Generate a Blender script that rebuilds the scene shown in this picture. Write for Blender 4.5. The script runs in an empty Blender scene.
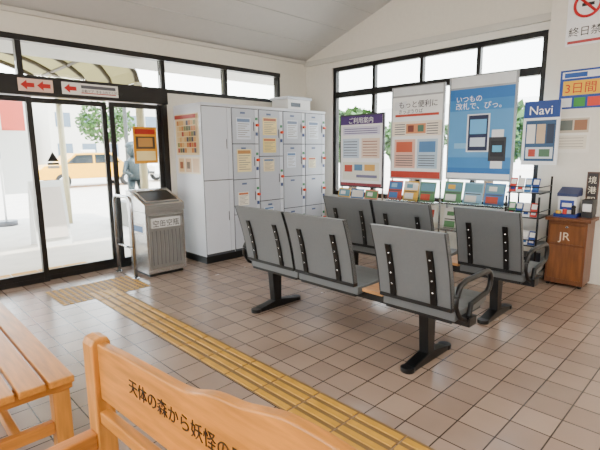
import bpy, bmesh, math, random
from mathutils import Vector, Matrix
random.seed(7)
SC=bpy.context.scene
COL=SC.collection
# ---------------------------------------------------------------- materials
MATS={}
def srgb(c):
    return tuple(((x/255)/12.92 if x/255<=0.04045 else ((x/255+0.055)/1.055)**2.4) for x in c)
def mat(name,rgb,rough=0.5,metal=0.0,var=0.06,vscale=6,bump=0.0,spec=None,emit=0,stretch=None):
    if name in MATS: return MATS[name]
    m=bpy.data.materials.new(name); m.use_nodes=True
    nt=m.node_tree; b=nt.nodes['Principled BSDF']
    c=srgb(rgb)
    b.inputs['Roughness'].default_value=rough; b.inputs['Metallic'].default_value=metal
    if spec is not None: b.inputs['Specular IOR Level'].default_value=spec
    g=nt.nodes.new('ShaderNodeNewGeometry')
    n=nt.nodes.new('ShaderNodeTexNoise'); n.inputs['Scale'].default_value=vscale; n.inputs['Detail'].default_value=4
    if stretch:
        mp=nt.nodes.new('ShaderNodeMapping'); mp.inputs['Scale'].default_value=stretch
        nt.links.new(g.outputs['Position'],mp.inputs['Vector']); nt.links.new(mp.outputs[0],n.inputs['Vector'])
    else: nt.links.new(g.outputs['Position'],n.inputs['Vector'])
    r=nt.nodes.new('ShaderNodeValToRGB')
    r.color_ramp.elements[0].position=0.3; r.color_ramp.elements[1].position=0.7
    r.color_ramp.elements[0].color=(*[max(0,x*(1-var)) for x in c],1)
    r.color_ramp.elements[1].color=(*[min(1,x*(1+var)) for x in c],1)
    nt.links.new(n.outputs['Fac'],r.inputs['Fac']); nt.links.new(r.outputs['Color'],b.inputs['Base Color'])
    if bump:
        bp=nt.nodes.new('ShaderNodeBump'); bp.inputs['Strength'].default_value=bump; bp.inputs['Distance'].default_value=0.01
        nt.links.new(n.outputs['Fac'],bp.inputs['Height']); nt.links.new(bp.outputs[0],b.inputs['Normal'])
    if emit:
        b.inputs['Emission Color'].default_value=(*c,1); b.inputs['Emission Strength'].default_value=emit
    MATS[name]=m; return m
def colmat(rgb,rough=0.45):
    return mat('print_%02x%02x%02x'%tuple(rgb),rgb,rough,var=0.02)
def tile_mat():
    m=bpy.data.materials.new('floor_tiles'); m.use_nodes=True; nt=m.node_tree; b=nt.nodes['Principled BSDF']
    g=nt.nodes.new('ShaderNodeNewGeometry'); br=nt.nodes.new('ShaderNodeTexBrick')
    br.offset=0; br.squash=1
    br.inputs['Scale'].default_value=1; br.inputs['Brick Width'].default_value=0.2; br.inputs['Row Height'].default_value=0.2
    br.inputs['Mortar Size'].default_value=0.004; br.inputs['Mortar Smooth'].default_value=0.2
    br.inputs['Color1'].default_value=(*srgb((166,143,126)),1); br.inputs['Color2'].default_value=(*srgb((146,125,111)),1)
    br.inputs['Mortar'].default_value=(*srgb((58,50,45)),1)
    mp=nt.nodes.new('ShaderNodeMapping'); mp.inputs['Location'].default_value=(0.05,0.02,0)
    nt.links.new(g.outputs['Position'],mp.inputs['Vector']); nt.links.new(mp.outputs[0],br.inputs['Vector'])
    n=nt.nodes.new('ShaderNodeTexNoise'); n.inputs['Scale'].default_value=2.2; n.inputs['Detail'].default_value=5
    nt.links.new(g.outputs['Position'],n.inputs['Vector'])
    mx=nt.nodes.new('ShaderNodeMix'); mx.data_type='RGBA'; mx.blend_type='MULTIPLY'; mx.inputs['Factor'].default_value=0.5
    nt.links.new(br.outputs['Color'],mx.inputs['A'])
    r=nt.nodes.new('ShaderNodeValToRGB'); r.color_ramp.elements[0].position=.3; r.color_ramp.elements[1].position=.7
    r.color_ramp.elements[0].color=(.72,.72,.72,1); r.color_ramp.elements[1].color=(1,1,1,1)
    nt.links.new(n.outputs['Fac'],r.inputs['Fac']); nt.links.new(r.outputs['Color'],mx.inputs['B'])
    nt.links.new(mx.outputs['Result'],b.inputs['Base Color'])
    mr=nt.nodes.new('ShaderNodeMapRange'); mr.inputs['To Min'].default_value=.16; mr.inputs['To Max'].default_value=.32
    nt.links.new(n.outputs['Fac'],mr.inputs['Value']); nt.links.new(mr.outputs[0],b.inputs['Roughness'])
    bp=nt.nodes.new('ShaderNodeBump'); bp.invert=True; bp.inputs['Strength'].default_value=.5; bp.inputs['Distance'].default_value=.003
    nt.links.new(br.outputs['Fac'],bp.inputs['Height']); nt.links.new(bp.outputs[0],b.inputs['Normal'])
    return m
def glass_mat():
    m=bpy.data.materials.new('window_glass'); m.use_nodes=True; nt=m.node_tree
    for n in list(nt.nodes): nt.nodes.remove(n)
    o=nt.nodes.new('ShaderNodeOutputMaterial'); mi=nt.nodes.new('ShaderNodeMixShader')
    t=nt.nodes.new('ShaderNodeBsdfTransparent'); t.inputs[0].default_value=(.95,.97,.96,1)
    g=nt.nodes.new('ShaderNodeBsdfGlossy'); g.inputs['Roughness'].default_value=.02
    f=nt.nodes.new('ShaderNodeFresnel'); f.inputs[0].default_value=1.35
    nt.links.new(f.outputs[0],mi.inputs[0]); nt.links.new(t.outputs[0],mi.inputs[1]); nt.links.new(g.outputs[0],mi.inputs[2])
    nt.links.new(mi.outputs[0],o.inputs[0]); return m
def canopy_mat():
    m=bpy.data.materials.new('polycarbonate'); m.use_nodes=True; nt=m.node_tree
    for n in list(nt.nodes): nt.nodes.remove(n)
    o=nt.nodes.new('ShaderNodeOutputMaterial'); mi=nt.nodes.new('ShaderNodeMixShader'); mi.inputs[0].default_value=.6
    t=nt.nodes.new('ShaderNodeBsdfTranslucent'); t.inputs[0].default_value=(.20,.165,.07,1)
    d=nt.nodes.new('ShaderNodeBsdfDiffuse'); d.inputs[0].default_value=(.24,.21,.11,1)
    nt.links.new(t.outputs[0],mi.inputs[1]); nt.links.new(d.outputs[0],mi.inputs[2]); nt.links.new(mi.outputs[0],o.inputs[0]); return m
def wood(name,rgb,st):
    return mat(name,rgb,.36,var=.26,vscale=3,stretch=st,bump=.05)
WALL=mat('wall_plaster',(230,224,211),.8,var=.02,vscale=20,bump=.05)
CEIL=mat('ceiling_board',(208,206,202),.85,var=.015,vscale=10)
TRIMW=mat('painted_beam',(205,201,190),.6,var=.02)
DARK=mat('dark_bronze_frame',(18,15,14),.35,metal=.2,var=.1)
BLACK=mat('black_steel',(8,9,10),.36,metal=.1,var=.1)
GREYV=mat('grey_vinyl',(98,101,102),.42,var=.03,vscale=60,bump=.04)
STEEL=mat('brushed_steel',(196,197,198),.26,metal=.9,var=.06,vscale=8,stretch=(1,1,12))
LOCK=mat('locker_paint',(210,214,222),.3,var=.015)
LOCKG=mat('locker_paint_shaded',(186,191,200),.3,var=.015)  # locker paint with the shade on these doors put into its colour
LOCKD=mat('locker_shadow_gap',(66,70,76),.5)
WHITE=mat('white_paint',(238,238,236),.5,var=.01)
ORANGE=mat('orange_key',(222,66,12),.4)
YEL=mat('tactile_yellow',(196,146,46),.5,var=.14,vscale=9)
GLASS=glass_mat(); TILE=tile_mat(); POLY=canopy_mat()
WOODY=wood('bench_wood_y',(190,122,44),(14,1.2,14))
WOODX=wood('bench_wood_x',(182,114,42),(1.2,14,14))
WOODZ=wood('bench_wood_z',(192,126,50),(14,14,1.5))
TABLEW=wood('table_wood',(182,132,82),(8,2,8))
BROWN=wood('cabinet_wood',(112,66,34),(10,10,1.5))
PAVE=mat('outdoor_paving',(208,196,182),.8,var=.08,vscale=3)
LEAF=mat('leaves',(52,88,28),.6,var=.35,vscale=3)
BARK=mat('bark',(72,56,42),.8,var=.2)
CHROME=mat('chrome_tube',(190,192,196),.2,metal=1,var=.02)
# ---------------------------------------------------------------- builder
class B:
    def __init__(s,name): s.name=name; s.bm=bmesh.new(); s.mats=[]
    def mi(s,m):
        if m not in s.mats: s.mats.append(m)
        return s.mats.index(m)
    def box(s,lo,hi,m,rot=None,piv=None):
        k=s.mi(m); x0,y0,z0=lo; x1,y1,z1=hi
        P=[Vector(p) for p in [(x0,y0,z0),(x1,y0,z0),(x1,y1,z0),(x0,y1,z0),(x0,y0,z1),(x1,y0,z1),(x1,y1,z1),(x0,y1,z1)]]
        if rot is not None:
            pv=Vector(piv); P=[pv+rot@(p-pv) for p in P]
        v=[s.bm.verts.new(p) for p in P]
        for f in [(0,3,2,1),(4,5,6,7),(0,1,5,4),(1,2,6,5),(2,3,7,6),(3,0,4,7)]:
            s.bm.faces.new([v[i] for i in f]).material_index=k
    def tube(s,path,r,m,seg=10,closed=False,rs=None):
        k=s.mi(m); path=[Vector(p) for p in path]; n=len(path); rings=[]
        prev=None
        for i,p in enumerate(path):
            if closed: t=path[(i+1)%n]-path[i-1]
            else: t=(path[min(i+1,n-1)]-path[max(i-1,0)])
            t.normalize()
            if prev is None:
                a=Vector((0,0,1)) if abs(t.z)<.9 else Vector((1,0,0))
                nn=t.cross(a).normalized()
            else: nn=(prev-t*prev.dot(t)).normalized()
            prev=nn; bb=t.cross(nn); rr=rs[i] if rs else r
            rings.append([s.bm.verts.new(p+(nn*math.cos(2*math.pi*j/seg)+bb*math.sin(2*math.pi*j/seg))*rr) for j in range(seg)])
        m2=n if closed else n-1
        for i in range(m2):
            a=rings[i]; b=rings[(i+1)%n]
            for j in range(seg):
                f=s.bm.faces.new([a[j],a[(j+1)%seg],b[(j+1)%seg],b[j]]); f.material_index=k; f.smooth=True
        if not closed:
            f=s.bm.faces.new(rings[0][::-1]); f.material_index=k
            f=s.bm.faces.new(rings[-1]); f.material_index=k
    def cyl(s,a,b,r,m,seg=14): s.tube([a,b],r,m,seg)
    def prism(s,pts,ext,m,smooth=False):
        k=s.mi(m); e=Vector(ext); a=[s.bm.verts.new(Vector(p)) for p in pts]; b=[s.bm.verts.new(Vector(p)+e) for p in pts]
        n=len(pts)
        s.bm.faces.new(a[::-1]).material_index=k; s.bm.faces.new(b).material_index=k
        for i in range(n):
            f=s.bm.faces.new([a[i],a[(i+1)%n],b[(i+1)%n],b[i]]); f.material_index=k; f.smooth=smooth
    def poly(s,pts,m):
        s.bm.faces.new([s.bm.verts.new(Vector(p)) for p in pts]).material_index=s.mi(m)
    def ball(s,c,r,m,sc=(1,1,1),sub=2,jit=0):
        k=s.mi(m); g=bmesh.ops.create_icosphere(s.bm,subdivisions=sub,radius=1)
        for v in g['verts']:
            q=1+random.uniform(-jit,jit); v.co=Vector(c)+Vector((v.co.x*sc[0],v.co.y*sc[1],v.co.z*sc[2]))*r*q
        for v in g['verts']:
            for f in v.link_faces: f.material_index=k; f.smooth=True
    def done(s,bev=0,parent=None,recalc=True):
        if recalc: bmesh.ops.recalc_face_normals(s.bm,faces=s.bm.faces)
        me=bpy.data.meshes.new(s.name); s.bm.to_mesh(me); s.bm.free()
        for m in s.mats: me.materials.append(m)
        o=bpy.data.objects.new(s.name,me); COL.objects.link(o)
        if bev:
            md=o.modifiers.new('bevel','BEVEL'); md.width=bev; md.segments=2; md.limit_method='ANGLE'; md.angle_limit=math.radians(50)
        if parent: o.parent=parent
        return o
def text(body,org,u,v,size,m,parent,name='lettering',align='LEFT'):
    cu=bpy.data.curves.new(name,'FONT'); cu.body=body; cu.size=size; cu.align_x=align; cu.extrude=.0006
    o=bpy.data.objects.new(name,cu); COL.objects.link(o)
    u=Vector(u).normalized(); v=Vector(v).normalized(); n=u.cross(v)
    M=Matrix.Identity(4)
    for i in range(3): M[i][0]=u[i]; M[i][1]=v[i]; M[i][2]=n[i]; M[i][3]=org[i]
    o.matrix_world=M; cu.materials.append(m)
    if parent: o.parent=parent
    return o
YU=(0,-1,0); XU=(1,0,0); ZU=(0,0,1)
def poster(name,org,u,w,h,patches,texts=(),base=(240,240,238),v=ZU,th=.008,b=None,parent=None):
    """org = lower-left corner of back of the sheet, patches in 0..1"""
    own=b is None
    if own: b=B(name)
    u=Vector(u); v=Vector(v).normalized(); n=u.cross(v); O=Vector(org)
    P=lambda x,y,d: O+u*(x*w)+v*(y*h)+n*d
    m=colmat(base)
    b.prism([P(0,0,0),P(1,0,0),P(1,1,0),P(0,1,0)],n*th,m)
    for i,(x0,y0,x1,y1,c) in enumerate(patches):
        d=th+.0005*(i+1)
        b.poly([P(x0,y0,d),P(x1,y0,d),P(x1,y1,d),P(x0,y1,d)],colmat(c))
    o=None
    if own: o=b.done(parent=parent,recalc=False)
    for (s,x,y,sz,c) in texts:
        text(s,P(x,y,th+.0005*(len(patches)+2)),u,v,sz,colmat(c),parent or o,name='lettering')
    return o
# ---------------------------------------------------------------- shell
XW=5.6; YD=5.5; EZ=2.92; SL=.34; RY=0.6; RZ=EZ+SL*(YD-RY); X0=-3.2; Y0=-4.3
b=B('floor'); b.box((X0,Y0,-.1),(XW+.1,YD+.1,0),TILE); b.done()
b=B('wall_north')
b.box((X0,YD,0),(-1.6,YD+.14,EZ),WALL)
b.box((-1.6,YD,2.66),(XW,YD+.14,EZ),WALL)
b.box((2.99,YD,0),(5.0,YD+.14,2.2),WALL)
b.box((5.0,YD,0),(XW,YD+.14,2.66),WALL)
b.done()
b=B('wall_east')
WY0,WY1=1.76,4.92
b.box((XW,WY1,0),(XW+.14,YD+.14,EZ),WALL)
b.box((XW,WY0,0),(XW+.14,WY1,.72),WALL)
b.box((XW,Y0,0),(XW+.14,WY0,EZ),WALL)
b.box((XW,WY0,2.74),(XW+.14,WY1,EZ),WALL)
b.prism([(XW,YD+.14,EZ),(XW,RY,RZ),(XW,Y0,RZ-SL*(RY-Y0)),(XW,Y0,EZ)],(.14,0,0),WALL)
b.done()
b=B('pillar_east'); b.box((XW-.1,.6,0),(XW,1.72,3.4),WALL); b.done(.004)
b=B('trim_1'); b.box((XW-.05,1.72,2.82),(XW,YD,2.90),TRIMW); b.done(.004)
b=B('trim_2'); b.box((X0,YD-.04,2.86),(XW-.05,YD,EZ-.01),TRIMW); b.done(.004)
b=B('wall_south'); b.box((X0,Y0-.14,0),(XW+.14,Y0,3.2),WALL); b.done()
b=B('wall_west')
b.box((X0-.14,Y0,0),(X0,YD,.9),WALL); b.box((X0-.14,Y0,2.3),(X0,YD,EZ),WALL)
for y in (Y0,-1.6,1.4,4.2): b.box((X0-.14,y,.9),(X0,y+.6,2.3),WALL)
b.prism([(X0-.14,YD+.14,EZ),(X0-.14,RY,RZ),(X0-.14,Y0,RZ-SL*(RY-Y0)),(X0-.14,Y0,EZ)],(.14,0,0),WALL)
b.done()
b=B('ceiling')
b.prism([(X0-.14,YD+.9,EZ-.3),(X0-.14,RY,RZ),(X0-.14,RY,RZ+.15),(X0-.14,YD+.9,EZ-.15)],(XW-X0+.6,0,0),CEIL)
b.prism([(X0-.14,RY,RZ),(X0-.14,Y0-.6,RZ-SL*(RY-Y0+.6)),(X0-.14,Y0-.6,RZ-SL*(RY-Y0+.6)+.15),(X0-.14,RY,RZ+.15)],(XW-X0+.6,0,0),CEIL)
JM=mat('ceiling_joint',(188,188,186),.8)
for k in range(1,10):
    y=YD-k*.455
    if y>RY+.1: b.box((X0,y-.003,EZ+SL*(YD-y)-.002),(XW,y+.003,EZ+SL*(YD-y)+.006),JM)
b.done()
# ---------------------------------------------------------------- door wall glazing
def frame(b,x0,x1,z0,z1,y,t=.05,d=.06):
    b.box((x0,y,z0),(x0+t,y+d,z1),DARK); b.box((x1-t,y,z0),(x1,y+d,z1),DARK)
    b.box((x0+t,y,z0),(x1-t,y+d,z0+t),DARK); b.box((x0+t,y,z1-t),(x1-t,y+d,z1),DARK)
b=B('window_1')
xs=[-1.6,-.1,1.35,2.97,3.95,5.0]
b.box((-1.6,YD-.01,2.60),(5.0,YD+.1,2.66),DARK); b.box((2.99,YD-.01,2.2),(5.0,YD+.1,2.25),DARK)
for x in xs:
    w=.055
    b.box((x-(w if x>4.9 else 0 if x<-1.5 else w/2),YD,2.25),(x+(0 if x>4.9 else w if x<-1.5 else w/2),YD+.09,2.60),DARK)
for i in range(5): b.box((xs[i]+.03,YD+.045,2.25),(xs[i+1]-.03,YD+.051,2.60),GLASS)
b.done()
b=B('door_frame');  # door frame: dark header and jambs
b.box((-1.6,YD-.05,2.05),(2.99,YD+.12,2.25),DARK)
b.box((2.92,YD-.02,0),(2.99,YD+.12,2.05),DARK); b.box((-1.6,YD-.02,0),(-1.52,YD+.12,2.05),DARK)
b.box((.45,YD-.12,2.12),(.75,YD-.05,2.18),BLACK)
DOORFR=b.done(.004)
def door(name,x0,x1,y):
    b=B(name); frame(b,x0,x1,0,2.04,y,.055,.035)
    b.box((x0+.05,y+.014,.05),(x1-.05,y+.02,1.99),GLASS); 
    b.box((x0+.055,y,.055),(x1-.055,y+.035,.12),DARK)
    return b.done(.002)
door('door_1',-1.50,-.1,YD+.075)
D2=door('door_2',.0,1.43,YD+.02)
D3=door('door_3',1.38,2.24,YD+.075)
W2=door('window_2',2.255,2.915,YD+.02)
def sticker(x,z,yy,par):
    b=B('glass_sticker')
    b.prism([(x-.06,yy,z-.05),(x+.06,yy,z-.05),(x,yy,z+.06)],(0,.004,0),BLACK)
    b.box((x-.06,yy,z-.09),(x+.06,yy+.004,z-.065),BLACK)
    b.box((x-.06,yy,z-.13),(x+.06,yy+.004,z-.10),WHITE)
    b.done(parent=par)
sticker(.95,1.42,YD+.030,D2); sticker(1.60,1.40,YD+.085,D3)
RED=(190,26,20)
def signbar(x,w,n,base,txt=None):
    m=colmat(RED); b=B('header_sign')
    z0=2.085;h=.13;y=YD-.05
    b.box((x,y-.008,z0),(x+w,y,z0+h),colmat(base))
    aw=.13
    for i in range(n):
        cx=x+.02+i*(aw+.025); zz=z0+h/2; yy=y-.009
        b.prism([(cx,yy,zz),(cx+.06,yy,zz+.05),(cx+.06,yy,zz+.022),(cx+aw,yy,zz+.022),(cx+aw,yy,zz-.022),(cx+.06,yy,zz-.022),(cx+.06,yy,zz-.05)],(0,-.001,0),m)
    if txt:
        b.box((x+.2,y-.009,z0+.075),(x+w-.03,y-.008,z0+.11),colmat((90,90,96)))
        b.box((x+.2,y-.009,z0+.02),(x+w-.03,y-.008,z0+.03),colmat((190,80,70)))
    o=b.done(parent=DOORFR,recalc=False)
    if txt: text(txt,(x+.2,y-.011,z0+.035),XU,ZU,.035,colmat((40,40,44)),DOORFR)
signbar(1.72,.62,1,(240,236,228),'自動ドア  手をふれてください')
signbar(1.30,.33,2,(226,190,172)); signbar(.86,.18,1,(226,190,172))
poster('window_poster',(2.52,YD+.026,1.30),XU,.32,.46,[(0,0,1,1,(228,154,16)),(.08,.80,.92,.94,(180,34,20)),(.1,.4,.9,.74,(80,64,50)),(.2,.46,.8,.7,(190,140,70)),(.1,.08,.9,.34,(250,228,160))],th=.006,parent=W2)
# ---------------------------------------------------------------- east window
b=B('window_3'); X=XW+.03
b.box((X,WY0,.72),(X+.08,WY0+.06,2.74),DARK); b.box((X,WY1-.06,.72),(X+.08,WY1,2.74),DARK)
b.box((X-.02,WY0+.06,.72),(X+.08,WY1-.06,.79),DARK); b.box((X,WY0+.06,2.68),(X+.08,WY1-.06,2.74),DARK)
b.box((X-.01,WY0+.06,2.27),(X+.08,WY1-.06,2.36),DARK)
n=4
for i in range(1,n):
    y=WY0+(WY1-WY0)*i/n; b.box((X+.005,y-.03,.79),(X+.07,y+.03,2.27),DARK); b.box((X+.005,y-.025,2.36),(X+.07,y+.025,2.68),DARK)
for z0,z1 in ((.79,2.27),(2.36,2.68)): b.box((X+.035,WY0+.06,z0),(X+.041,WY1-.06,z1),GLASS)
b.box((XW-.04,WY0,.69),(XW+.03,WY1,.72),TRIMW)
b.done()
# ---------------------------------------------------------------- tactile paving
b=B('tactile_paving')
TB=mat('tactile_base',(120,92,54),.6,var=.1)
y=-1.0
while y<4.45:
    b.box((1.553,y+.003,0),(1.847,y+.297,.0015),TB)
    for i in range(4):
        x=1.563+i*.073
        b.prism([(x,y+.008,.001),(x+.005,y+.008,.006),(x+.042,y+.008,.006),(x+.047,y+.008,.001)],(0,.284,0),YEL)
    y+=.3
for ix in range(3):
    for iy in range(2):
        x=1.25+ix*.3; yy=4.5+iy*.3
        b.box((x+.003,yy+.003,0),(x+.297,yy+.297,.002),TB)
        for a in range(5):
            for c in range(5): b.tube([(x+.03+a*.06,yy+.03+c*.06,.002),(x+.03+a*.06,yy+.03+c*.06,.007)],.015,YEL,8,rs=[.022,.016])
b.done()
# ---------------------------------------------------------------- lockers
b=B('coin_locker')
LY=4.84; LX=3.08; CW=.45; LZ=2.04
b.box((LX+.02,LY+.03,0),(LX+5*CW-.02,YD-.03,.1),BLACK)
b.box((LX,LY,.1),(LX+5*CW,YD-.01,LZ),LOCK)
for c in range(5):
    x0=LX+c*CW
    LD=LOCK if c==0 else LOCKG
    rows=[.13,1.08,2.0] if c==0 else ([.13,.60,1.07,1.54,2.0] if c!=2 else [.13,.75,1.37,2.0])
    b.box((x0+.006,LY-.002,.1),(x0+CW,LY,LZ),LOCKD)
    for i in range(len(rows)-1):
        z0,z1=rows[i]+.006,rows[i+1]-.006
        b.box((x0+.012,LY-.018,z0),(x0+CW-.074,LY-.002,z1),LD)
        b.box((x0+CW-.068,LY-.016,z0),(x0+CW-.006,LY-.002,z1),LOCK)
        zc=(z0+z1)/2
        if c: 
            b.box((x0+CW-.056,LY-.022,zc-.06),(x0+CW-.02,LY-.016,zc+.05),WHITE)
            b.cyl((x0+CW-.038,LY-.02,zc+.02),(x0+CW-.038,LY-.055,zc+.02),.020,ORANGE)
            b.box((x0+CW-.056,LY-.024,zc-.12),(x0+CW-.02,LY-.016,zc-.075),colmat((50,70,120)))
            b.box((x0+CW-.056,LY-.024,zc+.085),(x0+CW-.02,LY-.016,zc+.12),colmat((60,130,90)))
            b.box((x0+.14,LY-.020,z1-.065),(x0+.22,LY-.018,z1-.04),colmat((90,104,140)))
        b.box((x0+CW-.092,LY-.024,zc-.06),(x0+CW-.084,LY-.018,zc+.06),LOCKD)
b.box((LX,LY-.02,LZ-.035),(LX+5*CW,LY,LZ),LOCK)
LK=b.done(.002)
def notice(x,z,w,h,c=(240,232,214),head=(170,120,96)):
    pt=[(.06,.80,.94,.95,head)]+[(.1,.70-.1*i,.9-.15*(i%3),.73-.1*i,(140,134,126)) for i in range(7)]
    poster('notice_sheet',(x,LY-.018,z),XU,w,h,pt,base=c,th=.002,parent=LK)
for (c,z,w,h,cc,hd) in ((1,1.60,.24,.28,(216,222,232),(110,130,164)),(1,1.17,.24,.3,(238,220,164),(184,130,70)),(2,1.66,.26,.24,(238,218,154),(176,104,74)),(2,1.16,.2,.18,(236,220,180),(100,126,160)),(3,1.62,.22,.26,(218,224,232),(120,134,160)),(4,1.62,.22,.26,(218,224,232),(110,130,160)),(2,1.42,.24,.2,(234,212,130),(190,110,70)),(3,1.2,.18,.22,(214,222,234),(100,130,170)),(4,1.18,.16,.16,(236,226,190),(180,90,60)),(1,.72,.18,.18,(236,230,214),(190,110,70)),(2,.5,.18,.16,(214,222,234),(100,130,170))):
    notice(LX+c*CW+.07,z,w,h,cc,hd)
def grid(n,m,seed,pal,y0=.05,yh=.8):
    rr=random.Random(seed); L=[]
    for i in range(n):
        for j in range(m):
            L.append((.06+.88*i/n+.01,y0+yh*j/m+.01,.06+.88*(i+1)/n-.01,y0+yh*(j+1)/m-.012,rr.choice(pal)))
    return L
PAL=[(190,120,60),(160,60,44),(90,94,58),(210,166,100),(120,124,74),(66,64,80),(220,190,136)]
poster('notice_sheet',(LX,LY+.61,1.40),YU,.56,.52,grid(8,6,1,PAL)+[(.05,.88,.95,.97,(160,44,30))],base=(230,208,160),th=.002,parent=LK)
poster('notice_sheet',(LX,LY+.59,1.16),YU,.54,.22,[(.05,.1,.3,.9,(220,190,140)),(.36,.1,.62,.9,(210,174,134)),(.68,.1,.95,.9,(220,190,154)),(.1,.3,.25,.7,(150,90,60)),(.42,.3,.56,.7,(110,90,70))],base=(234,220,196),th=.002,parent=LK)
b=B('storage_box'); b.box((4.72,5.02,LZ),(5.20,5.38,LZ+.2),WHITE); b.box((4.70,5.0,LZ+.17),(5.22,5.40,LZ+.21),LOCK); b.box((4.78,5.015,LZ+.06),(4.98,5.02,LZ+.12),colmat((90,100,110))); b.done(.006)
# ---------------------------------------------------------------- litter bin
b=B('litter_bin'); x0,x1,y0,y1=2.27,2.76,4.80,5.26
b.box((x0+.03,y0+.03,0),(x1-.03,y1-.03,.05),BLACK)
b.box((x0,y0,.04),(x1,y1,.76),STEEL)
b.prism([(x0-.005,y0-.01,.765),(x0-.005,y1+.005,.765),(x0-.005,y1+.005,1.0),(x0-.005,y1-.06,1.0),(x0-.005,y0-.01,.85)],(x1-x0+.01,0,0),STEEL)
sl=Vector((0,y1-.06-(y0-.01),.15)).normalized(); nn=Vector((0,-sl.z,sl.y))
o0=Vector((x0+.05,y0-.01,.85))+sl*.07+nn*.003
b.prism([o0,o0+Vector((.39,0,0)),o0+Vector((.39,0,0))+sl*.28,o0+sl*.28],nn*.004,BLACK)
o1=o0+Vector((-.02,0,0))-sl*.02
for a,c in (((0,0),(.43,.02)),((0,.30),(.43,.32)),((0,.02),(.02,.30)),((.41,.02),(.43,.30))):
    p=[o1+Vector((a[0],0,0))+sl*a[1],o1+Vector((c[0],0,0))+sl*a[1],o1+Vector((c[0],0,0))+sl*c[1],o1+Vector((a[0],0,0))+sl*c[1]]
    b.prism(p,nn*.012,STEEL)
b.box((x0+.03,y0-.008,.10),(x1-.03,y0,.72),mat('steel_panel',(168,170,170),.28,metal=.85))
for i in range(8): b.box((x0+.06+i*.05,y0-.012,.14),(x0+.072+i*.05,y0-.008,.54),colmat((110,112,114)))
b.box((x0+.06,y0-.011,.575),(x1-.06,y0-.008,.69),colmat((214,214,212)))
BN=b.done(.004)
text('空缶空瓶',(x0+.075,y0-.013,.595),XU,ZU,.085,colmat((8,8,8)),BN)
poster('sheet',(x0,y1-.06,.5),YU,.34,.12,[(.05,.2,.95,.8,(80,120,170))],base=(235,235,235),th=.002,parent=BN)
b=B('guard_rail')
pts=[(2.16,5.36,0),(2.16,5.36,.86)]+[(2.16,5.36-.08+.08*math.cos(a),.86+.08*math.sin(a)) for a in [math.pi/8*i for i in range(1,5)]]+[(2.16,4.98,.94)]+[(2.16,4.98-.08*math.sin(a),.86+.08*math.cos(a)) for a in [math.pi/8*i for i in range(1,5)]]+[(2.16,4.90,0)]
b.tube(pts,.019,CHROME,12); b.cyl((2.16,4.9,.35),(2.16,5.36,.35),.014,CHROME)
for y in (4.9,5.36): b.cyl((2.16,y,0),(2.16,y,.008),.04,CHROME)
b.done()
# ---------------------------------------------------------------- waiting benches
EDGE=mat('edge_trim',(38,40,42),.5)
def wbench(name,BX):
    b=B(name)
    seats=[(3.24,2.62),(2.60,1.98),(1.75,1.215)]
    b.box((BX-.07,1.15,.34),(BX+.03,3.28,.40),BLACK)
    for y in (3.05,1.47):
        b.prism([(BX-.075,y-.035,.35),(BX+.035,y-.035,.35),(BX+.03,y-.035,.05),(BX-.05,y-.035,.05)],(0,.07,0),BLACK)
        k=[(-.27,.012),(-.24,.03),(-.05,.065),(.04,.065),(.24,.03),(.27,.012)]
        b.prism([(BX+a,y-.04,c) for a,c in k]+[(BX+.27,y-.04,0),(BX-.27,y-.04,0)],(0,.08,0),BLACK)
        for s in (-.25,.25): b.cyl((BX+s,y,0),(BX+s,y,.032),.048,BLACK,16)
    for (ya,yb) in seats:
        prof=[]; N=8
        for i in range(N+1):
            t=i/N; z=.475+.49*t; x=BX-.165-.13*t+.015*math.sin(math.pi*t)
            prof.append((x,z))
        pts=[(x-.02,ya,z) for x,z in prof]+[(x+.02,ya,z) for x,z in prof[::-1]]
        b.prism(pts,(0,yb-ya,0),GREYV)
        for yy in (ya,yb+.006):
            b.prism([(x-.022,yy+.003,z) for x,z in prof]+[(x+.022,yy+.003,z) for x,z in prof[::-1]],(0,-.009,0),EDGE)
        b.box((BX-.19,yb,.45),(BX-.14,ya,.476),BLACK)
        sp=[(BX-.14,.42),(BX+.0,.415),(BX+.2,.43),(BX+.30,.445),(BX+.33,.43),(BX+.32,.39),(BX+.2,.37),(BX-.14,.36)]
        b.prism([(x,ya,z+.02) for x,z in sp],(0,yb-ya,0),GREYV)
        b.box((BX-.14,yb+.02,.36),(BX+.28,ya-.02,.385),BLACK)
        for f in (.22,.78):
            y=ya+(yb-ya)*f
            br=[(x-.021,z) for x,z in prof[:7]]
            pts=[(x-.016,y-.021,z) for x,z in br]+[(x,y-.021,z) for x,z in br[::-1]]
            b.prism(pts,(0,.042,0),BLACK)
            b.prism([(BX-.205,y-.021,.51),(BX-.06,y-.021,.35),(BX-.02,y-.021,.39),(BX-.17,y-.021,.53)],(0,.042,0),BLACK)
            for q in (.56,.64,.71,.78):
                i=min(7,max(0,(q-.475)/.49*N)); x=prof[int(i)][0]+(prof[int(i)+1][0]-prof[int(i)][0])*(i-int(i))
                b.cyl((x-.040,y,q),(x-.034,y,q),.007,STEEL,8)
    b.box((BX-.12,1.775,.41),(BX+.30,1.955,.435),TABLEW); b.box((BX-.06,1.80,.40),(BX+.2,1.9,.41),BLACK)
    for y in (3.27,1.18):
        p=[]
        for i in range(9):
            a=math.pi*i/8; 
            p.append((BX+.22+.07*math.sin(a),y,.57+.075*math.cos(a)))
        path=[(BX-.20,y,.56),(BX-.16,y,.625),(BX-.08,y,.645)]+p+[(BX+.0,y,.47),(BX-.03,y,.37)]
        b.tube(path,.018,BLACK,10)
        b.box((BX-.06,y-.02,.36),(BX+.0,y+.02,.40),BLACK)
        b.tube([(BX-.20,y,.56),(BX-.205,y,.50),(BX-.15,y,.42),(BX-.04,y,.37)],.015,BLACK,8)
    return b.done(.003)
wbench('waiting_bench',2.69); wbench('waiting_bench',3.86)
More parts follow.
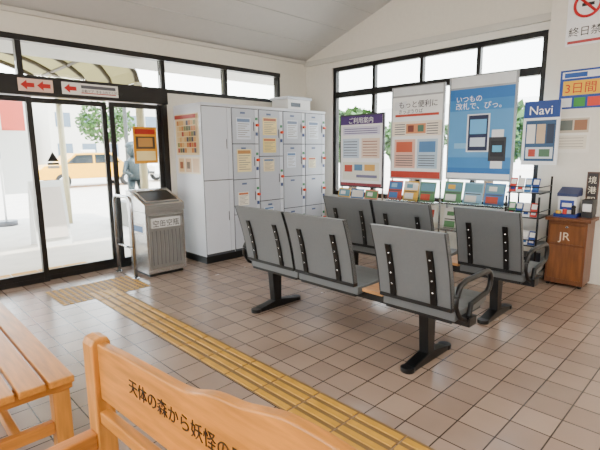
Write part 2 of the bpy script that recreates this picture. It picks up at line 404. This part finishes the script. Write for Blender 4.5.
# ---------------------------------------------------------------- wooden benches
b=B('wooden_slat_bench')
for i in range(4):
    x=.14+i*.122; b.box((x,2.14,.385),(x+.108,3.95,.42),WOODY)
for y in (2.2,3.82):
    b.box((.14,y,.33),(.62,y+.07,.385),WOODX)
    for x in (.16,.53): b.box((x,y,0),(x+.075,y+.075,.33),WOODZ)
    b.box((.235,y+.015,.12),(.53,y+.055,.18),WOODX)
b.box((.555,2.275,.30),(.585,3.82,.38),WOODY); b.box((.36,2.255,.125),(.40,3.84,.175),WOODY)
b.done(.006)
b=B('carved_wooden_bench')
prof=[(.04,.742),(.21,.752),(.40,.757),(.55,.760),(.63,.768),(.70,.79),(.76,.803),(.85,.812),(.93,.83),(1.01,.846),(1.10,.846),(1.19,.838),(1.30,.815),(1.40,.80),(1.48,.79),(1.55,.768),(1.70,.757),(1.9,.752),(2.07,.742)]
sp=[]
for i in range(len(prof)-1):
    for k in range(4):
        t=k/4; p0=prof[max(i-1,0)];p1=prof[i];p2=prof[i+1];p3=prof[min(i+2,len(prof)-1)]
        f=lambda a,bb,c,d:.5*((2*bb)+(-a+c)*t+(2*a-5*bb+4*c-d)*t*t+(-a+3*bb-3*c+d)*t**3)
        sp.append((f(p0[0],p1[0],p2[0],p3[0]),f(p0[1],p1[1],p2[1],p3[1])))
sp.append(prof[-1])
b.prism([(0,-s,z) for s,z in sp]+[(0,-2.07,.52),(0,-.04,.52)],(.035,0,0),WOODY)
for y in (-.04,-2.15):
    b.prism([(-.02,y,0),(.055,y,0),(.055,y,.735),(.045,y,.755),(.02,y,.762),(-.008,y,.755),(-.02,y,.735)],(0,.08,0),WOODZ)
    b.box((-.46,y,0),(-.385,y+.075,.38),WOODZ); b.box((-.385,y+.01,.31),(-.02,y+.065,.38),WOODX)
b.box((-.01,-2.07,.42),(.03,-.04,.47),WOODY)
for i in range(3): b.box((-.46+i*.14,-2.07,.38),(-.33+i*.14,-.24,.415),WOODY)
b.box((-.43,-2.07,.28),(-.40,-.04,.36),WOODY)
CB=b.done(.006)
text('天体の森から妖怪の里へ',(-.002,-.275,.640),YU,ZU,.060,colmat((20,10,6)),CB)
CB.location=(.558,1.70,0); CB.rotation_euler=(0,0,math.radians(3.8))
# ---------------------------------------------------------------- poster stands
def stand(name,y0,y1,z0,z1,X,patches,texts,base,frame_c,tiers,seed,head=0):
    b=B(name)
    for y in (y0,y1):
        b.cyl((X+.03,y,0),(X+.03,y,z1),.013,CHROME); b.box((X-.16,y-.015,0),(X+.18,y+.015,.025),CHROME)
        b.tube([(X+.01,y,.35),(X-.14,y,.30),(X-.16,y,.36)],.009,CHROME,8)
    b.cyl((X+.03,y0,.12),(X+.03,y1,.12),.01,CHROME)
    fm=mat('stand_frame_%d'%seed,frame_c,.35,metal=.3)
    t=.022
    b.box((X,y0-t,z0-t),(X+.03,y0,z1+t),fm); b.box((X,y1,z0-t),(X+.03,y1+t,z1+t),fm)
    b.box((X,y0,z1),(X+.03,y1,z1+t),fm); b.box((X,y0,z0-t),(X+.03,y1,z0),fm)
    if head:
        b.box((X+.005,y0,z1+t),(X+.02,y1,z1+t+head),mat('head_board',(226,230,232),.3)); b.box((X,y0-t,z1+t),(X+.03,y0,z1+t+head),fm); b.box((X,y1,z1+t),(X+.03,y1+t,z1+t+head),fm)
        b.box((X,y0-t,z1+t+head),(X+.03,y1+t,z1+t+head+.012),fm)
    rr=random.Random(seed)
    pal=[(184,70,50),(66,116,174),(226,176,64),(90,140,94),(226,226,220),(140,184,210),(206,126,96),(226,224,216),(236,236,230),(100,146,164)]
    for k in range(tiers):
        zt=z0-.03-k*.33
        vv=Vector((.22,0,1)).normalized()
        lo=zt-.27; xb=X-.10
        b.box((xb-.02,y0,lo-.02),(X+.02,y1,lo),CHROME)
        b.box((xb-.025,y0,lo-.02),(xb-.018,y1,lo+.05),GLASS)
        n=3; w=(y1-y0)/n
        for i in range(n):
            c=rr.choice(pal); c2=rr.choice(pal); c3=rr.choice(pal)
            poster('',(xb+.0,y1-i*w-.01,lo+.002),YU,w-.02,.26,[(.05,.55,.95,.93,c2),(.1,.1,.7,.4,c3),(.1,.45,.9,.5,(80,80,84)),(.2,.65,.6,.85,rr.choice(pal)),(.1,.04,.9,.07,(110,110,110))],base=c,v=vv,th=.006,b=b)
    o=b.done(recalc=False)
    poster('display_poster',(X,y1,z0),YU,y1-y0,z1-z0,patches,texts,base=base,th=.004,parent=o)
    return o
X=5.22
tx=lambda x0,x1,ys,c=(90,90,100),h=.010:[(x0,y,x1,y+h,c) for y in ys]
p1=[(0,.88,1,1,(74,44,112)),(.05,.73,.95,.85,(222,218,236)),(.05,.40,.46,.68,(200,216,232)),(.52,.40,.95,.68,(238,216,196)),(.05,.08,.95,.34,(230,230,216)),(.1,.2,.3,.3,(190,76,56)),(.4,.12,.9,.16,(120,120,150)),(0,0,1,.04,(140,60,70)),(.35,.22,.55,.31,(100,140,176)),(.6,.22,.85,.31,(220,170,90))]+tx(.08,.42,[.43,.47,.51,.55,.59,.63])+tx(.56,.9,[.43,.47,.51,.55,.59,.63],(150,84,74))+tx(.1,.9,[.75,.78,.81],(100,90,140))
stand('poster_stand',3.66,4.40,.93,1.93,X,p1,[('ご利用案内',.2,.9,.09,(250,250,250))],(246,246,246),(70,70,74),2,1)
p2=[(.04,.84,.3,.95,(232,234,236)),(.06,.76,.94,.79,(190,64,44)),(0,.52,1,.70,(244,232,214)),(.06,.12,.5,.48,(232,186,166)),(.54,.12,.94,.48,(184,208,226)),(0,0,1,.08,(184,60,44)),(.1,.32,.44,.45,(200,94,64)),(.58,.32,.9,.45,(84,130,178)),(.3,.55,.7,.67,(220,146,100)),(.34,.57,.46,.65,(120,60,50)),(.54,.57,.66,.65,(70,110,90))]+tx(.06,.28,[.54,.57,.60,.63,.66])+tx(.72,.94,[.54,.57,.60,.63,.66])+tx(.1,.46,[.15,.18,.21,.24,.27])+tx(.58,.9,[.15,.18,.21,.24,.27])
stand('poster_stand',2.78,3.50,1.08,2.12,X,p2,[('もっと便利に',.14,.87,.095,(30,30,40)),('きっぷうりば',.14,.80,.06,(60,60,70))],(246,246,244),(170,172,174),2,2,.10)
p3=[(0,0,1,1,(36,112,184)),(0,.12,1,.88,(56,132,196)),(0,.24,1,.76,(84,154,208)),(.10,.34,.44,.40,(130,186,222)),(.30,.30,.66,.72,(226,232,238)),(.325,.315,.635,.705,(14,30,72)),(.35,.50,.61,.66,(100,176,228)),(.36,.36,.60,.46,(210,225,240)),(.66,.20,.92,.46,(40,40,46)),(.69,.25,.89,.42,(8,12,24)),(.72,.30,.86,.37,(90,176,216)),(.70,.12,.88,.20,(235,238,240)),(.70,.46,.88,.54,(235,238,240)),(0,0,1,.06,(240,244,246))]
stand('poster_stand',1.93,2.68,1.10,2.14,X,p3,[('いつもの',.10,.86,.08,(252,252,252)),('改札で、ぴっ。',.10,.78,.085,(252,252,252))],(120,170,210),(160,164,168),2,3,.12)
# ---------------------------------------------------------------- right corner
b=B('pamphlet_rack'); rx0,rx1,ry0,ry1=4.98,5.34,1.53,1.86
for x in (rx0,rx1):
    for y in (ry0,ry1): b.cyl((x,y,0),(x,y,1.15 if x>5.1 else .95),.011,BLACK,8)
for k,z in enumerate((.12,.42,.72,.98)):
    for y in (ry0,ry1): b.cyl((rx0,y,z),(rx1,y,z),.006,BLACK,8); b.cyl((rx0,y,z+.07),(rx1,y,z+.07),.005,BLACK,8)
    b.box((rx0,ry0,z),(rx1,ry1,z+.012),BLACK); b.cyl((rx0,ry0,z+.07),(rx0,ry1,z+.07),.006,BLACK,8)
    if k:
        CC=[[(20,60,136),(222,222,226),(30,94,156),(214,170,50)],[(190,50,40),(222,222,226),(26,70,140),(60,130,80)],[(20,60,136),(30,100,160),(230,230,230),(200,60,50)]][k-1]
        for i,c in enumerate(CC):
            y=ry0+.02+.075*i; xx=rx0+.02
            vv=Vector((.35,0,1)).normalized()
            poster('',(xx,y+.066,z+.014),YU,.066,.15,[(.1,.55,.9,.9,(240,240,236)),(.15,.15,.85,.35,CC[(i+1)%4])],base=c,v=vv,th=.012,b=b)
b.box((rx0+.02,ry0+.04,.132),(rx1-.04,ry1-.04,.3),colmat((32,36,46)))
RK=b.done(recalc=False)
pn=[(0,.74,1,1,(8,58,136)),(.08,.06,.92,.70,(40,80,118)),(.12,.34,.36,.64,(230,226,220)),(.40,.34,.64,.64,(200,174,140)),(.68,.34,.88,.64,(20,42,70)),(.12,.1,.88,.28,(206,218,224)),(.2,.13,.4,.25,(186,60,40)),(.5,.13,.8,.25,(70,110,80))]
poster('guide_panel',(5.34,1.855,1.27),YU,.36,.68,pn,[('Navi',.14,.79,.13,(255,255,255))],base=(244,246,248),th=.03,parent=RK)
b=B('stamp_cabinet'); cx0,cx1,cy0,cy1=5.16,5.49,1.10,1.50
b.box((cx0+.02,cy0+.02,.03),(cx1-.01,cy1-.02,.70),BROWN)
b.box((cx0-.01,cy0-.01,.70),(cx1,cy1+.01,.735),BROWN)
CDW=wood('cabinet_door_wood',(124,74,36),(10,10,1.5))
b.box((cx0+.012,cy0+.04,.08),(cx0+.02,cy1-.04,.44),CDW)
b.box((cx0+.012,cy0+.04,.46),(cx0+.02,cy1-.04,.66),CDW)
b.cyl((cx0+.012,1.3,.64),(cx0-.008,1.3,.64),.012,CHROME)
for x in (cx0+.05,cx1-.06):
    for y in (cy0+.05,cy1-.05): b.cyl((x,y,0),(x,y,.035),.02,BLACK)
CB2=b.done(.004)
text('JR',(cx0+.009,1.37,.50),YU,ZU,.12,colmat((235,220,190)),CB2)
b=B('stamp_stand')
b.box((5.20,1.24,.735),(5.42,1.45,.77),colmat((16,46,124)))
b.box((5.26,1.26,.77),(5.42,1.43,.95),WHITE); b.box((5.255,1.28,.81),(5.26,1.41,.91),colmat((16,54,144))); b.box((5.252,1.30,.84),(5.255,1.39,.88),WHITE)
b.prism([(5.24,1.25,.95),(5.43,1.25,.95),(5.43,1.25,1.02),(5.40,1.25,1.04),(5.24,1.25,.98)],(0,.19,0),colmat((30,44,90)))
b.cyl((5.22,1.27,.77),(5.22,1.27,.83),.02,BLACK); b.ball((5.22,1.27,.845),.022,BLACK)
b.cyl((5.22,1.35,.77),(5.22,1.35,.82),.02,colmat((200,50,40))); b.box((5.205,1.39,.77),(5.25,1.43,.80),colmat((230,180,40))); b.done(.004)
b=B('counter_box'); b.box((5.30,1.12,.735),(5.46,1.22,.92),mat('black_plastic',(30,28,30),.4)); b.box((5.296,1.13,.80),(5.30,1.21,.88),WHITE); b.done(.006)
PW=XW-.1
NS=poster('no_smoking_sign',(PW,1.56,2.50),YU,.42,.55,[(.0,.0,1,.3,(244,244,244)),(.05,.04,.95,.09,(180,60,60))],[('終日禁煙',.06,.18,.10,(20,20,20))],base=(248,248,248),th=.006)
b=B('symbol'); c=Vector((PW-.010,1.38,2.89))
ring=[(c.x,c.y+.115*math.cos(a),c.z+.115*math.sin(a)) for a in [2*math.pi*i/32 for i in range(32)]]
b.tube(ring,.014,colmat((200,8,20)),8,closed=True); b.cyl((c.x,c.y+.08,c.z+.08),(c.x,c.y-.08,c.z-.08),.013,colmat((200,8,20)))
b.box((c.x+.0,c.y-.06,c.z-.015),(c.x+.003,c.y+.05,c.z+.015),colmat((20,20,20))); b.done(parent=NS)
poster('wall_poster',(PW,1.575,1.86),YU,.42,.40,[(0,0,1,1,(8,62,148)),(.08,.35,.92,.72,(240,186,14)),(.05,.78,.95,.95,(234,234,234)),(.05,.05,.3,.28,(230,230,230)),(.35,.05,.6,.28,(50,140,50)),(.65,.05,.95,.28,(214,54,26)),(.1,.80,.6,.92,(24,80,160))],[('3日間',.12,.42,.12,(204,16,10))],th=.004)
poster('wall_poster',(PW,1.59,1.40),YU,.34,.38,[(.05,.55,.95,.95,(196,180,156)),(.1,.62,.5,.9,(100,104,96)),(.55,.62,.9,.9,(150,100,66)),(.08,.1,.92,.48,(226,216,196))]+tx(.14,.84,[.16,.24,.32,.4],(110,84,72)),base=(236,230,218),th=.004)
poster('station_name_plaque',(PW,1.235,.76),YU,.11,.44,[(.1,.03,.9,.97,(28,16,12))],[('境',.12,.74,.08,(235,225,200)),('港',.12,.5,.08,(235,225,200)),('駅',.12,.26,.08,(235,225,200))],base=(76,44,26),th=.02)
# ---------------------------------------------------------------- added fill lamps, out of view, to brighten the interior
for (x,y) in ((1.5,-.8),(-1.2,1.5),(4.0,-1.6),(-1.0,-2.0)):
    zc=RZ-SL*abs(y-RY)-.5
    b=B('fill_lamp'); b.box((x-.65,y-.09,zc+.03),(x+.65,y+.09,zc+.08),WHITE)
    tm=mat('fill_tube',(255,250,240),.5,emit=6)
    for d in (-.045,.045): b.cyl((x-.6,y+d,zc+.01),(x+.6,y+d,zc+.01),.016,tm)
    for d in (-.5,.5): b.cyl((x+d,y,zc+.08),(x+d,y,zc+.56),.008,WHITE)
    L=b.done()
    ld=bpy.data.lights.new('fill_light','AREA'); ld.shape='RECTANGLE'; ld.size=1.2; ld.size_y=.15; ld.energy=66; ld.color=(1,.95,.88)
    lo=bpy.data.objects.new('fill_light',ld); COL.objects.link(lo); lo.location=(x,y,zc-.02); lo.parent=L
# ---------------------------------------------------------------- outside
b=B('plaza_ground'); b.box((-60,YD+.14,-.14),(60,90,-.04),PAVE); b.box((XW+.14,-40,-.14),(90,YD+.14,-.04),PAVE); b.box((-60,-40,-.14),(X0-.14,YD+.14,-.04),PAVE); b.done()
b=B('outdoor_tactile_paving')
YEO=mat('outdoor_tactile_yellow',(198,140,20),.6,var=.1)
for i in range(4):
    for k in range(10): b.box((-.9+k*.3+.01,6.05+i*.075,-.04),(-.9+k*.3+.29,6.105+i*.075,-.03),YEO)
b.done()
b=B('entrance_canopy'); cxm=1.0
arc=[(cxm+2.1*math.cos(a),2.42+.85*math.sin(a)) for a in [math.pi*i/16 for i in range(17)]]
for i in range(16):
    (xa,za),(xb,zb)=arc[i],arc[i+1]; b.poly([(xa,6.5,za+.03),(xb,6.5,zb+.03),(xb,10.2,zb+.03),(xa,10.2,za+.03)],POLY)
CR=mat('dark_cream_steel',(56,46,26),.5)
for y in (6.5,7.4,8.3,9.2,10.1): b.tube([(x,y,z) for x,z in arc],.04,CR,8)
for i in (0,3,6,8,10,13,16): b.cyl((arc[i][0],6.5,arc[i][1]),(arc[i][0],10.2,arc[i][1]),.028,CR,8)
for x in (arc[0][0],arc[16][0]):
    for y in (6.5,10.1): b.cyl((x,y,-.04),(x,y,2.45),.06,mat('cream_steel',(176,164,128),.5))
b.done(recalc=False)
def tree(x,y,h,r,n=1100):
    b=B('tree'); b.tube([(x,y,-.04),(x+.1,y,h*.35),(x,y+.1,h*.7)],.12,BARK,8,rs=[.16,.11,.06])
    for i in range(5):
        a=i*1.26; b.tube([(x+.05,y,h*.4),(x+math.cos(a)*r*.6,y+math.sin(a)*r*.6,h*.72)],.05,BARK,6,rs=[.07,.03])
    for i in range(n):
        while True:
            q=Vector((random.uniform(-1,1),random.uniform(-1,1),random.uniform(-1,1)))
            if .45<q.length<1: break
        c=Vector((x,y,h*.72))+Vector((q.x*r,q.y*r,q.z*r*.8))
        a=Vector((random.uniform(-1,1),random.uniform(-1,1),random.uniform(-1,1))).normalized()*.17
        d=a.cross(Vector((random.uniform(-1,1),random.uniform(-1,1),1))).normalized()*.12
        b.poly([c-a,c+d,c+a,c-d],LEAF)
    b.done(recalc=False)
for t in ((-2.0,27,3.6,1.6),(1.6,29,3.8,1.9),(13.5,34,5,2),(13,10.4,2.7,1.2),(12.0,5.0,2.6,1.1),(12.5,7.6,2.4,.95)): tree(*t)
def car(x,y,body,ang=0):
    b=B('taxi'); W=1.7
    s=[(-2.2,.35),(-2.2,.75),(-2.0,.9),(-1.3,.95),(-.8,1.4),(.7,1.42),(1.25,.98),(2.0,.88),(2.2,.7),(2.2,.35)]
    b.prism([(x+a,y,z) for a,z in s],(0,W,0),body)
    g=mat('car_window',(30,38,42),.1)
    w=[(-1.2,.97),(-.76,1.34),(-.1,1.35),(-.1,.97)]; w2=[(-.02,.97),(-.02,1.35),(.66,1.35),(1.1,.98)]
    for ww in (w,w2): b.prism([(x+a,y-.01,z) for a,z in ww],(0,W+.02,0),g)
    for cx in (-1.35,1.35):
        for yy in (y-.02,y+W-.18):
            b.cyl((x+cx,yy,.27),(x+cx,yy+.2,.27),.31,BLACK,20); b.cyl((x+cx,yy-.01,.27),(x+cx,yy+.21,.27),.18,CHROME,16)
    b.box((x-.25,y+.6,1.42),(x+.25,y+1.0,1.55),WHITE); b.box((x-2.23,y+.2,.7),(x-2.19,y+.5,.82),WHITE); b.box((x-2.24,y+.05,.38),(x-2.18,y+W-.05,.5),BLACK)
    b.done(.03)
TY=mat('taxi_yellow',(222,160,0),.35)
car(7.4,20.0,TY); car(1.2,21.5,TY); car(12.6,20.6,mat('car_white',(235,235,235),.3))
b=B('town_building')
BW=mat('facade',(206,200,190),.8); 
for (x,y,w,d,h,m) in ((-20,40,16,8,7,BW),(-2,44,12,8,5,mat('facade_b',(180,176,170),.8)),(12,42,14,8,6.5,BW),(28,38,14,10,5,mat('facade_c',(196,186,176),.8)),(34,6,8,18,5.0,WHITE),(34,-18,8,16,4.5,WHITE)):
    b.box((x,y,-.04),(x+w,y+d,h),m)
    for k in range(int(h//2.6)):
        for i in range(int(w//2)): b.box((x+.5+i*2,y-.03,1+k*2.6),(x+1.7+i*2,y,2.2+k*2.6),colmat((90,105,120)))
b.done()
b=B('bronze_statue'); BRZ=mat('bronze',(50,62,66),.5,metal=.4,var=.2); ST=mat('stone',(130,128,122),.8,var=.15,bump=.4)
sx,sy=4.1,9.0
b.box((sx-.35,sy-.35,-.04),(sx+.35,sy+.35,.45),ST)
for s in (-1,1):
    b.tube([(sx+s*.09,sy,.45),(sx+s*.1,sy-.03,.70),(sx+s*.08,sy,.92)],.06,BRZ,10,rs=[.05,.06,.09])
    b.tube([(sx+s*.15,sy,1.25),(sx+s*.24,sy-.05,1.05),(sx+s*.16,sy-.2,.98)],.04,BRZ,8,rs=[.06,.045,.035])
    b.ball((sx+s*.09,sy-.05,.48),.07,BRZ,(1,1.6,.6))
b.tube([(sx,sy,.88),(sx,sy,1.05),(sx,sy,1.25),(sx,sy,1.36)],.15,BRZ,14,rs=[.16,.15,.17,.06])
b.ball((sx,sy,1.48),.15,BRZ,(1,1,1.1)); b.ball((sx,sy+.03,1.56),.15,BRZ,(1.05,1.05,.7)); b.ball((sx,sy-.15,1.47),.025,BRZ)
b.done()
b=B('banner_flag'); b.cyl((2.1,10.8,-.04),(2.1,10.8,2.9),.02,WHITE); b.cyl((2.1,10.8,-.04),(2.1,10.8,.06),.2,colmat((90,90,96)))
b.box((2.13,10.79,.6),(2.75,10.81,2.8),WHITE); b.box((2.2,10.78,1.9),(2.62,10.79,2.5),colmat((210,90,76))); b.cyl((2.1,10.8,2.82),(2.77,10.8,2.82),.012,WHITE); b.done()
b=B('sandwich_board')
for s in (-1,1): b.prism([(1.9,8.0+s*.22,-.04),(2.4,8.0+s*.22,-.04),(2.4,8.0+s*.02,1.0),(1.9,8.0+s*.02,1.0)],(0,.02,0),WHITE)
b.prism([(1.95,7.78-.012,.1),(2.35,7.78-.012,.1),(2.35,7.97-.012,.9),(1.95,7.97-.012,.9)],(0,.004,0),colmat((226,214,206))); b.done()
b=B('street_lamp'); b.tube([(7.5,17,-.04),(7.5,17,5),(7.4,16.8,5.6),(6.9,16,5.8)],.07,mat('lamp_post',(60,64,66),.4),10); b.box((6.5,15.4,5.72),(7.0,16.1,5.85),WHITE); b.done()
# ---------------------------------------------------------------- light
w=bpy.data.worlds.new('World'); SC.world=w; w.use_nodes=True; nt=w.node_tree; bg=nt.nodes['Background']
tc=nt.nodes.new('ShaderNodeTexCoord'); sp_=nt.nodes.new('ShaderNodeSeparateXYZ'); rp=nt.nodes.new('ShaderNodeValToRGB')
nt.links.new(tc.outputs['Generated'],sp_.inputs[0]); nt.links.new(sp_.outputs['Z'],rp.inputs['Fac'])
rp.color_ramp.elements[0].color=(1,.985,.95,1); rp.color_ramp.elements[1].color=(.66,.8,1,1); rp.color_ramp.elements[1].position=.8
nt.links.new(rp.outputs['Color'],bg.inputs['Color']); bg.inputs['Strength'].default_value=12.5
s=bpy.data.lights.new('sun','SUN'); s.energy=13; s.angle=.01; s.color=(1,.96,.88)
so=bpy.data.objects.new('sun',s); COL.objects.link(so)
so.rotation_euler=Vector((.35,.45,-1.0)).normalized().to_track_quat('-Z','Y').to_euler()
# ---------------------------------------------------------------- camera
a=math.radians(45.4); th=math.radians(9.5); ph=math.radians(.5)
f=Vector((math.cos(th)*math.cos(a),math.cos(th)*math.sin(a),-math.sin(th)))
r=f.cross(Vector((0,0,1))).normalized(); u=r.cross(f)
r2=r*math.cos(ph)-u*math.sin(ph); u2=u*math.cos(ph)+r*math.sin(ph)
M=Matrix.Identity(4)
for i in range(3): M[i][0]=r2[i]; M[i][1]=u2[i]; M[i][2]=-f[i]
M[2][3]=1.45
cd=bpy.data.cameras.new('camera'); cd.lens=26.8; cd.sensor_width=36; cd.clip_start=.05
co=bpy.data.objects.new('camera',cd); COL.objects.link(co); co.matrix_world=M; SC.camera=co
